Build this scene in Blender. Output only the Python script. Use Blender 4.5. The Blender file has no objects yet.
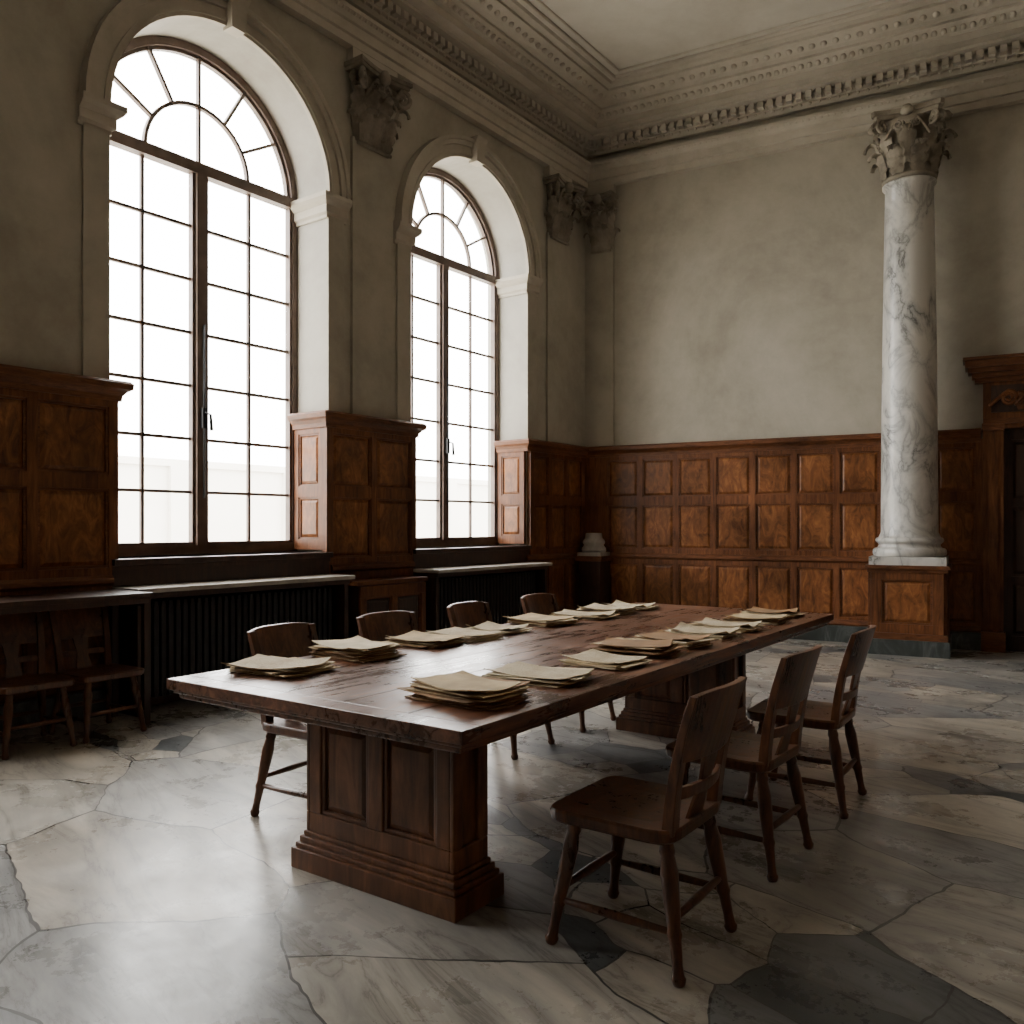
import bpy, bmesh, math, random
from mathutils import Vector, Matrix, noise
random.seed(7)
sc = bpy.context.scene
PI = math.pi

# ------------------------------------------------------------------ materials
def new_mat(name):
    m = bpy.data.materials.new(name); m.use_nodes = True
    nt = m.node_tree; b = nt.nodes['Principled BSDF']
    return m, nt, b
def N(nt, t, **kw):
    n = nt.nodes.new(t)
    for k, v in kw.items():
        if k in n.inputs.keys(): n.inputs[k].default_value = v
        else: setattr(n, k, v)
    return n
def ramp(nt, stops):
    r = nt.nodes.new('ShaderNodeValToRGB'); e = r.color_ramp.elements
    while len(e) < len(stops): e.new(0.5)
    for i, (p, c) in enumerate(stops):
        e[i].position = p; e[i].color = (c[0], c[1], c[2], 1)
    return r
def coords(nt, scale=(1, 1, 1), rot=(0, 0, 0)):
    tc = nt.nodes.new('ShaderNodeTexCoord'); mp = nt.nodes.new('ShaderNodeMapping')
    mp.inputs['Scale'].default_value = scale; mp.inputs['Rotation'].default_value = rot
    nt.links.new(tc.outputs['Object'], mp.inputs['Vector']); return mp
def wood(name, dark, mid, light, scale=(9, 9, 1), rough=0.35, nscale=2.0, dist=1.2, bump=0.08, coat=0.0, rot=(0,0,0), vs=1.7, lo=0.55, hi=1.3, rvar=0.22, spec=0.5):
    m, nt, b = new_mat(name); L = nt.links
    mp = coords(nt, scale, rot)
    n1 = N(nt, 'ShaderNodeTexNoise', Scale=nscale, Detail=8.0, Roughness=0.65, Distortion=dist)
    L.new(mp.outputs[0], n1.inputs['Vector'])
    r = ramp(nt, [(0.28, dark), (0.5, mid), (0.72, light)])
    L.new(n1.outputs['Fac'], r.inputs['Fac'])
    mp2 = coords(nt, (0.9, 0.9, 0.9))
    n2 = N(nt, 'ShaderNodeTexNoise', Scale=vs, Detail=6.0, Roughness=0.6)
    L.new(mp2.outputs[0], n2.inputs['Vector'])
    r2 = ramp(nt, [(0.32, (lo, lo * .97, lo * .94)), (0.68, (hi, hi * .98, hi * .96))])
    L.new(n2.outputs['Fac'], r2.inputs['Fac'])
    mx = nt.nodes.new('ShaderNodeMix'); mx.data_type = 'RGBA'; mx.blend_type = 'MULTIPLY'
    mx.inputs['Factor'].default_value = 1.0
    L.new(r.outputs['Color'], mx.inputs[6]); L.new(r2.outputs['Color'], mx.inputs[7])
    L.new(mx.outputs[2], b.inputs['Base Color'])
    rs = N(nt, 'ShaderNodeMath', operation='ADD'); L.new(n1.outputs['Fac'], rs.inputs[0]); L.new(n2.outputs['Fac'], rs.inputs[1])
    rr = nt.nodes.new('ShaderNodeMapRange'); rr.inputs['From Min'].default_value = .6; rr.inputs['From Max'].default_value = 1.4
    rr.inputs['To Min'].default_value = rough - rvar * .4; rr.inputs['To Max'].default_value = rough + rvar * .6
    L.new(rs.outputs[0], rr.inputs['Value']); L.new(rr.outputs[0], b.inputs['Roughness'])
    bp = N(nt, 'ShaderNodeBump', Strength=bump, Distance=0.01)
    L.new(n1.outputs['Fac'], bp.inputs['Height']); L.new(bp.outputs[0], b.inputs['Normal'])
    b.inputs['Coat Weight'].default_value = coat; b.inputs['Coat Roughness'].default_value = 0.2
    b.inputs['Specular IOR Level'].default_value = spec
    return m

M_frame = wood('wainscot_oak', (0.06, 0.022, 0.010), (0.15, 0.056, 0.021), (0.245, 0.096, 0.036), rough=0.40, spec=.3)
M_field = wood('wainscot_burl', (0.072, 0.025, 0.010), (0.20, 0.075, 0.025), (0.345, 0.145, 0.049), scale=(5, 5, 2.2), nscale=1.6, dist=2.2, rough=0.36, lo=.5, hi=1.35, spec=.35)
M_trimw = wood('wainscot_cap_wood', (0.055, 0.020, 0.009), (0.14, 0.052, 0.020), (0.23, 0.09, 0.035), scale=(3, 3, 20), rough=0.40, spec=.35)
M_table = wood('table_mahogany', (0.028, 0.012, 0.007), (0.108, 0.043, 0.021), (0.25, 0.115, 0.058), scale=(0.8, 9, 9), rough=0.28, bump=0.14, coat=0.1, vs=2.6, lo=.42, hi=1.5, rvar=.42)
M_tpan = wood('table_pedestal_wood', (0.040, 0.017, 0.008), (0.13, 0.052, 0.022), (0.24, 0.105, 0.046), scale=(6, 6, 1), rough=0.33, vs=3, lo=.5, hi=1.4)
M_chair = wood('chair_wood', (0.030, 0.013, 0.006), (0.09, 0.034, 0.014), (0.185, 0.075, 0.031), scale=(7, 7, 1.3), rough=0.3, nscale=3, vs=4)
M_dark = wood('dark_walnut', (0.014, 0.007, 0.004), (0.035, 0.016, 0.009), (0.065, 0.03, 0.017), rough=0.4)

def plaster(name, a, b_, c, sc1=0.55):
    m, nt, b = new_mat(name); L = nt.links
    mp = coords(nt)
    n1 = N(nt, 'ShaderNodeTexNoise', Scale=sc1, Detail=6.0, Roughness=0.65, Distortion=0.6)
    n2 = N(nt, 'ShaderNodeTexNoise', Scale=26.0, Detail=5.0, Roughness=0.7)
    n3 = N(nt, 'ShaderNodeTexNoise', Scale=3.0, Detail=8.0, Roughness=0.7)
    for n in (n1, n2, n3): L.new(mp.outputs[0], n.inputs['Vector'])
    ad = N(nt, 'ShaderNodeMath', operation='MULTIPLY_ADD'); ad.inputs[1].default_value = 0.35
    L.new(n3.outputs['Fac'], ad.inputs[0])
    mm = N(nt, 'ShaderNodeMath', operation='MULTIPLY'); mm.inputs[1].default_value = 0.65
    L.new(n1.outputs['Fac'], mm.inputs[0]); L.new(mm.outputs[0], ad.inputs[2])
    r = ramp(nt, [(0.36, a), (0.5, b_), (0.64, c)])
    L.new(ad.outputs[0], r.inputs['Fac']); L.new(r.outputs['Color'], b.inputs['Base Color'])
    b.inputs['Roughness'].default_value = 0.85
    bp = N(nt, 'ShaderNodeBump', Strength=0.12, Distance=0.01)
    L.new(n2.outputs['Fac'], bp.inputs['Height']); L.new(bp.outputs[0], b.inputs['Normal'])
    return m
M_wall = plaster('greige_plaster', (0.325, 0.297, 0.238), (0.42, 0.387, 0.315), (0.49, 0.453, 0.375))
M_wall2 = plaster('fill_cut_dark_plaster', (0.20, 0.183, 0.147), (0.265, 0.245, 0.20), (0.315, 0.292, 0.242))  # plaster of the unseen walls, colour darkened to cut bounced fill light
M_reveal = plaster('pale_reveal_plaster', (0.33, 0.308, 0.262), (0.40, 0.377, 0.325), (0.45, 0.427, 0.373))
M_stucco = plaster('cornice_stucco', (0.38, 0.342, 0.275), (0.48, 0.437, 0.36), (0.55, 0.503, 0.425))
M_ceil = plaster('ceiling_plaster', (0.45, 0.415, 0.348), (0.52, 0.487, 0.418), (0.57, 0.537, 0.468))
M_cap = plaster('aged_capital_stucco', (0.16, 0.137, 0.104), (0.27, 0.236, 0.183), (0.38, 0.335, 0.265), 3)

def marble(name, base, base2, vein, scale=2.0, rough=0.25, w=1.0, fade=.06, dist=.7):
    m, nt, b = new_mat(name); L = nt.links
    mp = coords(nt, (1, 1, 0.6), (0.6, 0.45, 0.2))
    n1 = N(nt, 'ShaderNodeTexNoise', Scale=scale, Detail=10.0, Roughness=0.6, Distortion=dist)
    L.new(mp.outputs[0], n1.inputs['Vector'])
    s = N(nt, 'ShaderNodeMath', operation='SUBTRACT'); s.inputs[1].default_value = 0.5
    L.new(n1.outputs['Fac'], s.inputs[0])
    a = N(nt, 'ShaderNodeMath', operation='ABSOLUTE'); L.new(s.outputs[0], a.inputs[0])
    n2 = N(nt, 'ShaderNodeTexNoise', Scale=scale * .9, Detail=3.0); L.new(mp.outputs[0], n2.inputs['Vector'])
    mr = nt.nodes.new('ShaderNodeMapRange'); mr.inputs['From Min'].default_value = .38; mr.inputs['From Max'].default_value = .7
    mr.inputs['To Min'].default_value = 0.0; mr.inputs['To Max'].default_value = fade; L.new(n2.outputs['Fac'], mr.inputs['Value'])
    ad = N(nt, 'ShaderNodeMath', operation='ADD'); L.new(a.outputs[0], ad.inputs[0]); L.new(mr.outputs[0], ad.inputs[1])
    r = ramp(nt, [(0.0, vein), (0.02 * w, tuple(vein[i] * .4 + base2[i] * .6 for i in range(3))), (0.06 * w, base2), (0.15 * w, base)])
    L.new(ad.outputs[0], r.inputs['Fac']); L.new(r.outputs['Color'], b.inputs['Base Color'])
    b.inputs['Roughness'].default_value = rough
    return m
M_marble = marble('white_veined_marble', (0.62, 0.60, 0.555), (0.49, 0.48, 0.45), (0.10, 0.10, 0.10), 2.7, 0.3, 0.75, .035, .55)
M_slab = marble('pale_stone_slab', (0.42, 0.39, 0.34), (0.34, 0.31, 0.27), (0.2, 0.18, 0.15), 1.2, 0.4)
M_green = marble('dark_green_marble', (0.03, 0.036, 0.034), (0.045, 0.053, 0.05), (0.13, 0.145, 0.14), 2.5, 0.35)

def floor_mat():
    m, nt, b = new_mat('broken_marble_slabs'); L = nt.links
    def math_(op, a, b_=None, c=None):
        n = nt.nodes.new('ShaderNodeMath'); n.operation = op
        for i, q in enumerate((a, b_, c)):
            if q is None: continue
            if isinstance(q, (int, float)): n.inputs[i].default_value = q
            else: L.new(q, n.inputs[i])
        return n.outputs[0]
    mp = coords(nt, (1, 1, 1), (0, 0, 0.9))
    nd = N(nt, 'ShaderNodeTexNoise', Scale=1.3, Detail=4.0, Roughness=0.5)
    L.new(mp.outputs[0], nd.inputs['Vector'])
    mixv = N(nt, 'ShaderNodeVectorMath', operation='MULTIPLY_ADD'); mixv.inputs[1].default_value = (0.26, 0.26, 0.0)
    L.new(nd.outputs['Color'], mixv.inputs[0]); L.new(mp.outputs[0], mixv.inputs[2])
    sq = N(nt, 'ShaderNodeVectorMath', operation='MULTIPLY'); sq.inputs[1].default_value = (0.78, 1.2, 1.0)
    L.new(mixv.outputs[0], sq.inputs[0]); V = sq.outputs[0]
    def vor(scale, feat):
        v = nt.nodes.new('ShaderNodeTexVoronoi'); v.voronoi_dimensions = '2D'; v.feature = feat
        v.inputs['Scale'].default_value = scale; L.new(V, v.inputs['Vector']); return v
    c1, e1 = vor(1.22, 'F1'), vor(1.22, 'DISTANCE_TO_EDGE')
    c2, e2 = vor(3.3, 'F1'), vor(3.3, 'DISTANCE_TO_EDGE')
    s1 = nt.nodes.new('ShaderNodeSeparateColor'); L.new(c1.outputs['Color'], s1.inputs[0])
    s2 = nt.nodes.new('ShaderNodeSeparateColor'); L.new(c2.outputs['Color'], s2.inputs[0])
    mask = math_('GREATER_THAN', s1.outputs[2], 0.76)
    r1 = ramp(nt, [(0.0, (0.385, 0.362, 0.32)), (0.16, (0.30, 0.29, 0.268)), (0.32, (0.42, 0.388, 0.335)),
                   (0.48, (0.262, 0.260, 0.252)), (0.60, (0.35, 0.32, 0.275)), (0.74, (0.325, 0.314, 0.293)), (0.90, (0.215, 0.217, 0.217))])
    r1.color_ramp.interpolation = 'CONSTANT'; L.new(s1.outputs[0], r1.inputs['Fac'])
    r2 = ramp(nt, [(0.0, (0.36, 0.335, 0.295)), (0.3, (0.25, 0.247, 0.24)), (0.55, (0.40, 0.37, 0.32)), (0.74, (0.15, 0.156, 0.158)), (0.88, (0.075, 0.082, 0.085))])
    r2.color_ramp.interpolation = 'CONSTANT'; L.new(s2.outputs[0], r2.inputs['Fac'])
    mc = nt.nodes.new('ShaderNodeMix'); mc.data_type = 'RGBA'
    L.new(mask, mc.inputs['Factor']); L.new(r1.outputs[0], mc.inputs[6]); L.new(r2.outputs[0], mc.inputs[7])
    off = N(nt, 'ShaderNodeVectorMath', operation='MULTIPLY_ADD'); off.inputs[1].default_value = (9, 9, 9)
    L.new(c1.outputs['Color'], off.inputs[0]); L.new(mp.outputs[0], off.inputs[2])
    st = N(nt, 'ShaderNodeVectorMath', operation='MULTIPLY'); st.inputs[1].default_value = (0.7, 2.8, 1.0)
    L.new(off.outputs[0], st.inputs[0])
    nv = N(nt, 'ShaderNodeTexNoise', Scale=1.3, Detail=12.0, Roughness=0.64, Distortion=1.1)
    L.new(st.outputs[0], nv.inputs['Vector'])
    a = math_('ABSOLUTE', math_('SUBTRACT', nv.outputs['Fac'], 0.5))
    rv = ramp(nt, [(0.0, (0.52, 0.51, 0.50)), (0.012, (0.76, 0.75, 0.74)), (0.05, (0.92, 0.92, 0.92)), (0.18, (1.22, 1.20, 1.18))])
    L.new(a, rv.inputs['Fac'])
    mu = nt.nodes.new('ShaderNodeMix'); mu.data_type = 'RGBA'; mu.blend_type = 'MULTIPLY'; mu.inputs['Factor'].default_value = 1
    L.new(mc.outputs[2], mu.inputs[6]); L.new(rv.outputs[0], mu.inputs[7])
    nc = N(nt, 'ShaderNodeTexNoise', Scale=0.9, Detail=8.0, Roughness=0.66, Distortion=.6); L.new(st.outputs[0], nc.inputs['Vector'])
    rc = ramp(nt, [(0.34, (0.74, 0.74, 0.745)), (0.66, (1.22, 1.20, 1.16))]); L.new(nc.outputs['Fac'], rc.inputs['Fac'])
    mu2 = nt.nodes.new('ShaderNodeMix'); mu2.data_type = 'RGBA'; mu2.blend_type = 'MULTIPLY'; mu2.inputs['Factor'].default_value = 1
    L.new(mu.outputs[2], mu2.inputs[6]); L.new(rc.outputs[0], mu2.inputs[7])
    nj = N(nt, 'ShaderNodeTexNoise', Scale=3.0, Detail=4.0); L.new(mp.outputs[0], nj.inputs['Vector'])
    wj = math_('MULTIPLY_ADD', nj.outputs['Fac'], 0.016, -0.002)
    j1 = math_('LESS_THAN', e1.outputs['Distance'], wj)
    wj2 = math_('MULTIPLY_ADD', nj.outputs['Fac'], 0.03, -0.004)
    j2 = math_('MULTIPLY', math_('LESS_THAN', e2.outputs['Distance'], wj2), mask)
    jn = math_('MAXIMUM', j1, j2)
    mj = nt.nodes.new('ShaderNodeMix'); mj.data_type = 'RGBA'
    L.new(jn, mj.inputs['Factor']); L.new(mu2.outputs[2], mj.inputs[6]); mj.inputs[7].default_value = (0.05, 0.045, 0.04, 1)
    L.new(mj.outputs[2], b.inputs['Base Color'])
    nr = N(nt, 'ShaderNodeTexNoise', Scale=1.8, Detail=9.0, Roughness=0.75); L.new(mp.outputs[0], nr.inputs['Vector'])
    mr = nt.nodes.new('ShaderNodeMapRange'); mr.inputs['From Min'].default_value = 0.3; mr.inputs['From Max'].default_value = 0.7
    mr.inputs['To Min'].default_value = 0.16; mr.inputs['To Max'].default_value = 0.46
    L.new(nr.outputs['Fac'], mr.inputs['Value']); L.new(mr.outputs[0], b.inputs['Roughness'])
    ha = math_('MULTIPLY_ADD', nr.outputs['Fac'], 0.5, math_('SUBTRACT', 1.0, jn))
    bp = N(nt, 'ShaderNodeBump', Strength=0.3, Distance=0.004); L.new(ha, bp.inputs['Height'])
    L.new(bp.outputs[0], b.inputs['Normal'])
    return m
M_floor = floor_mat()

def plain(name, col, rough=0.5, metal=0.0, var=0.25, scale=8):
    m, nt, b = new_mat(name); L = nt.links
    mp = coords(nt); n = N(nt, 'ShaderNodeTexNoise', Scale=scale, Detail=5.0); L.new(mp.outputs[0], n.inputs['Vector'])
    r = ramp(nt, [(0.3, tuple(c * (1 - var) for c in col)), (0.7, tuple(min(1, c * (1 + var)) for c in col))])
    L.new(n.outputs['Fac'], r.inputs['Fac']); L.new(r.outputs[0], b.inputs['Base Color'])
    b.inputs['Roughness'].default_value = rough; b.inputs['Metallic'].default_value = metal
    return m
M_winfr = plain('window_frame_paint', (0.13, 0.088, 0.068), 0.5)
M_iron = plain('cast_iron', (0.010, 0.011, 0.012), 0.4, 0.3)
M_paper = plain('aged_paper', (0.42, 0.31, 0.165), 0.88, 0, 0.25, 9)
M_paper2 = plain('ivory_paper', (0.52, 0.43, 0.28), 0.88, 0, 0.2, 9)
M_folder = plain('manila_folder', (0.24, 0.13, 0.05), 0.85, 0, 0.3, 7)
M_outst = plain('courtyard_stone', (0.66, 0.63, 0.57), 0.9, 0, 0.06, 0.5)
M_outgr = plain('courtyard_gravel', (0.6, 0.57, 0.50), 0.9, 0, 0.1, 1)
def script_mat():
    m, nt, b = new_mat('handwritten_page'); L = nt.links
    mp = coords(nt)
    sep = nt.nodes.new('ShaderNodeSeparateXYZ'); L.new(mp.outputs[0], sep.inputs[0])
    w1 = N(nt, 'ShaderNodeMath', operation='MULTIPLY'); w1.inputs[1].default_value = 420; L.new(sep.outputs[0], w1.inputs[0])
    sn = N(nt, 'ShaderNodeMath', operation='SINE'); L.new(w1.outputs[0], sn.inputs[0])
    g = N(nt, 'ShaderNodeMath', operation='GREATER_THAN'); g.inputs[1].default_value = 0.35; L.new(sn.outputs[0], g.inputs[0])
    n = N(nt, 'ShaderNodeTexNoise', Scale=160.0, Detail=2.0); L.new(mp.outputs[0], n.inputs['Vector'])
    g2 = N(nt, 'ShaderNodeMath', operation='GREATER_THAN'); g2.inputs[1].default_value = 0.5; L.new(n.outputs['Fac'], g2.inputs[0])
    ab = N(nt, 'ShaderNodeMath', operation='ABSOLUTE'); L.new(sep.outputs[1], ab.inputs[0])
    lt = N(nt, 'ShaderNodeMath', operation='LESS_THAN'); lt.inputs[1].default_value = 0.15; L.new(ab.outputs[0], lt.inputs[0])
    p = N(nt, 'ShaderNodeMath', operation='MULTIPLY'); L.new(g.outputs[0], p.inputs[0]); L.new(g2.outputs[0], p.inputs[1])
    p2 = N(nt, 'ShaderNodeMath', operation='MULTIPLY'); L.new(p.outputs[0], p2.inputs[0]); L.new(lt.outputs[0], p2.inputs[1])
    p3 = N(nt, 'ShaderNodeMath', operation='MULTIPLY'); L.new(p2.outputs[0], p3.inputs[0]); p3.inputs[1].default_value = 0.65
    n2 = N(nt, 'ShaderNodeTexNoise', Scale=7.0, Detail=5.0); L.new(mp.outputs[0], n2.inputs['Vector'])
    r = ramp(nt, [(0.3, (0.38, 0.29, 0.165)), (0.7, (0.55, 0.46, 0.31))]); L.new(n2.outputs['Fac'], r.inputs['Fac'])
    mx = nt.nodes.new('ShaderNodeMix'); mx.data_type = 'RGBA'; L.new(p3.outputs[0], mx.inputs['Factor'])
    L.new(r.outputs[0], mx.inputs[6]); mx.inputs[7].default_value = (0.12, 0.08, 0.05, 1)
    L.new(mx.outputs[2], b.inputs['Base Color']); b.inputs['Roughness'].default_value = 0.88
    return m
M_script = script_mat()
mg, nt, b = new_mat('window_glass')
nt.nodes.remove(b); out = nt.nodes['Material Output']
tr = nt.nodes.new('ShaderNodeBsdfTransparent'); gl = nt.nodes.new('ShaderNodeBsdfGlossy'); gl.inputs['Roughness'].default_value = 0.02
ms = nt.nodes.new('ShaderNodeMixShader'); ms.inputs[0].default_value = 0.05
nt.links.new(tr.outputs[0], ms.inputs[1]); nt.links.new(gl.outputs[0], ms.inputs[2]); nt.links.new(ms.outputs[0], out.inputs['Surface'])
M_glass = mg

# ------------------------------------------------------------------ mesh builder
class Frame:
    def __init__(s, o, u, v, z0=0.0): s.o = Vector(o); s.u = Vector(u); s.v = Vector(v); s.z0 = z0
    def __call__(s, a, n, z):
        p = s.o + s.u * a + s.v * n
        return Vector((p.x, p.y, z + s.z0))
ID = Frame((0, 0), (1, 0), (0, 1))
class MB:
    def __init__(s, fr=ID): s.v = []; s.f = []; s.m = []; s.mats = []; s.fr = fr; s.sm = []
    def mi(s, mat):
        if mat not in s.mats: s.mats.append(mat)
        return s.mats.index(mat)
    def add(s, vs, fs, mat, fr=None, smooth=False):
        fr = fr or s.fr; o = len(s.v); k = s.mi(mat)
        for p in vs: s.v.append(fr(*p))
        for f in fs: s.f.append([i + o for i in f]); s.m.append(k); s.sm.append(smooth)
    def box(s, a0, a1, n0, n1, z0, z1, mat, fr=None):
        vs = [(a, n, z) for z in (z0, z1) for n in (n0, n1) for a in (a0, a1)]
        s.add(vs, [(0, 1, 3, 2), (4, 5, 7, 6), (0, 1, 5, 4), (2, 3, 7, 6), (0, 2, 6, 4), (1, 3, 7, 5)], mat, fr)
    def frust(s, a0, a1, z0, z1, n0, n1, ins, mat, fr=None):
        vs = [(a0, n0, z0), (a1, n0, z0), (a1, n0, z1), (a0, n0, z1),
              (a0 + ins, n1, z0 + ins), (a1 - ins, n1, z0 + ins), (a1 - ins, n1, z1 - ins), (a0 + ins, n1, z1 - ins)]
        s.add(vs, [(4, 5, 6, 7), (0, 1, 5, 4), (1, 2, 6, 5), (2, 3, 7, 6), (3, 0, 4, 7)], mat, fr)
    def lathe(s, prof, cx, cy, mat, seg=32, fr=None, smooth=True):
        vs = []; fs = []; n = len(prof)
        for i in range(seg):
            a = 2 * PI * i / seg
            for r, z in prof: vs.append((cx + r * math.cos(a), cy + r * math.sin(a), z))
        for i in range(seg):
            j = (i + 1) % seg
            for k in range(n - 1): fs.append((i * n + k, j * n + k, j * n + k + 1, i * n + k + 1))
        fs.append([i * n for i in range(seg)]); fs.append([i * n + n - 1 for i in range(seg)])
        s.add(vs, fs, mat, fr, smooth)
    def tube(s, pts, rads, mat, seg=10, fr=None, smooth=True):
        vs = []; fs = []; n = len(pts); P = [Vector(p) for p in pts]
        for i, p in enumerate(P):
            d = (P[min(i + 1, n - 1)] - P[max(i - 1, 0)]).normalized()
            ref = Vector((0, 0, 1)) if abs(d.z) < 0.9 else Vector((1, 0, 0))
            x = d.cross(ref).normalized(); y = d.cross(x).normalized()
            for k in range(seg):
                a = 2 * PI * k / seg; q = p + (x * math.cos(a) + y * math.sin(a)) * rads[i]
                vs.append(tuple(q))
        for i in range(n - 1):
            for k in range(seg):
                l = (k + 1) % seg
                fs.append((i * seg + k, i * seg + l, (i + 1) * seg + l, (i + 1) * seg + k))
        fs.append(list(range(seg))); fs.append([(n - 1) * seg + k for k in range(seg)])
        s.add(vs, fs, mat, fr, smooth)
    def loft(s, secs, mat, fr=None, smooth=False):
        vs = []; fs = []; k = len(secs[0])
        for sec in secs: vs += [tuple(p) for p in sec]
        for i in range(len(secs) - 1):
            for j in range(k):
                l = (j + 1) % k; fs.append((i * k + j, i * k + l, (i + 1) * k + l, (i + 1) * k + j))
        fs.append(list(range(k))); fs.append([(len(secs) - 1) * k + j for j in range(k)])
        s.add(vs, fs, mat, fr, smooth)
    def ring(s, ca, cz, r0, r1, n0, n1, a0, a1, mat, seg=36, fr=None):
        secs = []
        for i in range(seg + 1):
            a = a0 + (a1 - a0) * i / seg; c, sn = math.cos(a), math.sin(a)
            secs.append([(ca + r0 * c, n0, cz + r0 * sn), (ca + r1 * c, n0, cz + r1 * sn), (ca + r1 * c, n1, cz + r1 * sn), (ca + r0 * c, n1, cz + r0 * sn)])
        s.loft(secs, mat, fr)
    def sweep(s, path, prof, mat, closed=False):
        P = [Vector(p) for p in path]; n = len(P); k = len(prof); vs = []; fs = []
        for i in range(n):
            dirs = []
            if closed or i > 0: dirs.append((P[i] - P[i - 1]).normalized())
            if closed or i < n - 1: dirs.append((P[(i + 1) % n] - P[i]).normalized())
            ns = [Vector((d.y, -d.x)) for d in dirs]
            off = ns[0] if len(ns) == 1 else (ns[0] + ns[1]) / (1 + ns[0].dot(ns[1]))
            for p, z in prof:
                q = P[i] + off * p; vs.append((q.x, q.y, z))
        for i in range(n if closed else n - 1):
            j = (i + 1) % n
            for a in range(k):
                c = (a + 1) % k; fs.append((i * k + a, j * k + a, j * k + c, i * k + c))
        if not closed: fs.append(list(range(k))); fs.append([(n - 1) * k + a for a in range(k)])
        s.add(vs, fs, mat, ID)
    def obj(s, name, parent=None, bevel=0, solid=0, recalc=True, loc=None):
        me = bpy.data.meshes.new(name); mw = None; V = s.v
        if loc:
            o_ = s.fr(loc[0], loc[1], 0); mw = Matrix.Translation(o_) @ Matrix.Rotation(math.atan2(s.fr.u.y, s.fr.u.x), 4, 'Z')
            inv = mw.inverted(); V = [inv @ p for p in s.v]
        me.from_pydata([tuple(p) for p in V], [], s.f)
        for m in s.mats: me.materials.append(m)
        for i, p in enumerate(me.polygons): p.material_index = s.m[i]; p.use_smooth = s.sm[i]
        if recalc:
            bm = bmesh.new(); bm.from_mesh(me); bmesh.ops.recalc_face_normals(bm, faces=bm.faces); bm.to_mesh(me); bm.free()
        o = bpy.data.objects.new(name, me); sc.collection.objects.link(o)
        if mw: o.matrix_world = mw
        if solid:
            md = o.modifiers.new('solid', 'SOLIDIFY'); md.thickness = solid
        if bevel:
            md = o.modifiers.new('bevel', 'BEVEL'); md.width = bevel; md.segments = 2; md.limit_method = 'ANGLE'; md.angle_limit = math.radians(50)
        if parent: o.parent = parent
        return o

# ------------------------------------------------------------------ room plan (metres, eye at x=y=0)
C = Vector((1.035, 12.02))
dl = Vector((-0.594, -0.804)).normalized(); nl = Vector((0.804, -0.594)).normalized()
db = Vector((0.878, -0.478)).normalized(); nb = Vector((-0.478, -0.878)).normalized()
LW = Frame(C, dl, nl); BW = Frame(C, db, nb)
LT, BT, H = 15.0, 9.5, 7.12
A = C + dl * LT; B = C + db * BT; D = B + dl * LT
def xy(fr, a, n): p = fr(a, n, 0); return (p.x, p.y)
WC = [2.52, 5.83, 9.14]; HW = 1.08; SILL = 1.16; SPR = 4.60; RD = 0.45

poly = [A, C, B, D]
mb = MB(); fl = [A, C, C - nb * .25, B - nb * .25 + db * .1, D + db * .1]
mb.add([(p.x, p.y, 0) for p in fl], [(0, 1, 2, 3, 4)], M_floor); mb.obj('floor')
mb = MB(); mb.add([(p.x, p.y, H) for p in poly], [(0, 1, 2, 3)], M_ceil); mb.obj('ceiling')

mb = MB(LW); x = 0.0
for c in WC:
    mb.add([(x, 0, 0), (c - HW, 0, 0), (c - HW, 0, H), (x, 0, H)], [(0, 1, 2, 3)], M_wall)
    mb.add([(c - HW, 0, 0), (c + HW, 0, 0), (c + HW, 0, SILL), (c - HW, 0, SILL)], [(0, 1, 2, 3)], M_wall)
    n = 32; pts = [(c - HW, SILL)] + [(c - HW * math.cos(PI * i / n), SPR + HW * math.sin(PI * i / n)) for i in range(n + 1)] + [(c + HW, SILL)]
    for i in range(1, n + 1):
        (a0, z0), (a1, z1) = pts[i], pts[i + 1]
        mb.add([(a0, 0, z0), (a1, 0, z1), (a1, 0, H), (a0, 0, H)], [(0, 1, 2, 3)], M_wall)
    loop = pts
    for i in range(len(loop)):
        (a0, z0), (a1, z1) = loop[i], loop[(i + 1) % len(loop)]
        mb.add([(a0, 0, z0), (a1, 0, z1), (a1, -0.62, z1), (a0, -0.62, z0)], [(0, 1, 2, 3)], M_reveal)
    x = c + HW
mb.add([(x, 0, 0), (LT, 0, 0), (LT, 0, H), (x, 0, H)], [(0, 1, 2, 3)], M_wall)
mb.obj('wall_left', recalc=False)

DS0, DS1, DH = 5.12, 6.42, 2.5
mb = MB(BW)
mb.add([(0, 0, 0), (DS0, 0, 0), (DS0, 0, H), (0, 0, H)], [(0, 1, 2, 3)], M_wall)
mb.add([(DS0, 0, DH), (DS1, 0, DH), (DS1, 0, H), (DS0, 0, H)], [(0, 1, 2, 3)], M_wall)
mb.add([(DS1, 0, 0), (BT, 0, 0), (BT, 0, H), (DS1, 0, H)], [(0, 1, 2, 3)], M_wall)
mb.obj('wall_back', recalc=False)
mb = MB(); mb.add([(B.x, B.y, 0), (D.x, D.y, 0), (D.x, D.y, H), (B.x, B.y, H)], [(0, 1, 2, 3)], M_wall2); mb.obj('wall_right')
mb = MB(); mb.add([(D.x, D.y, 0), (A.x, A.y, 0), (A.x, A.y, H), (D.x, D.y, H)], [(0, 1, 2, 3)], M_wall2); mb.obj('wall_rear')

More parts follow.
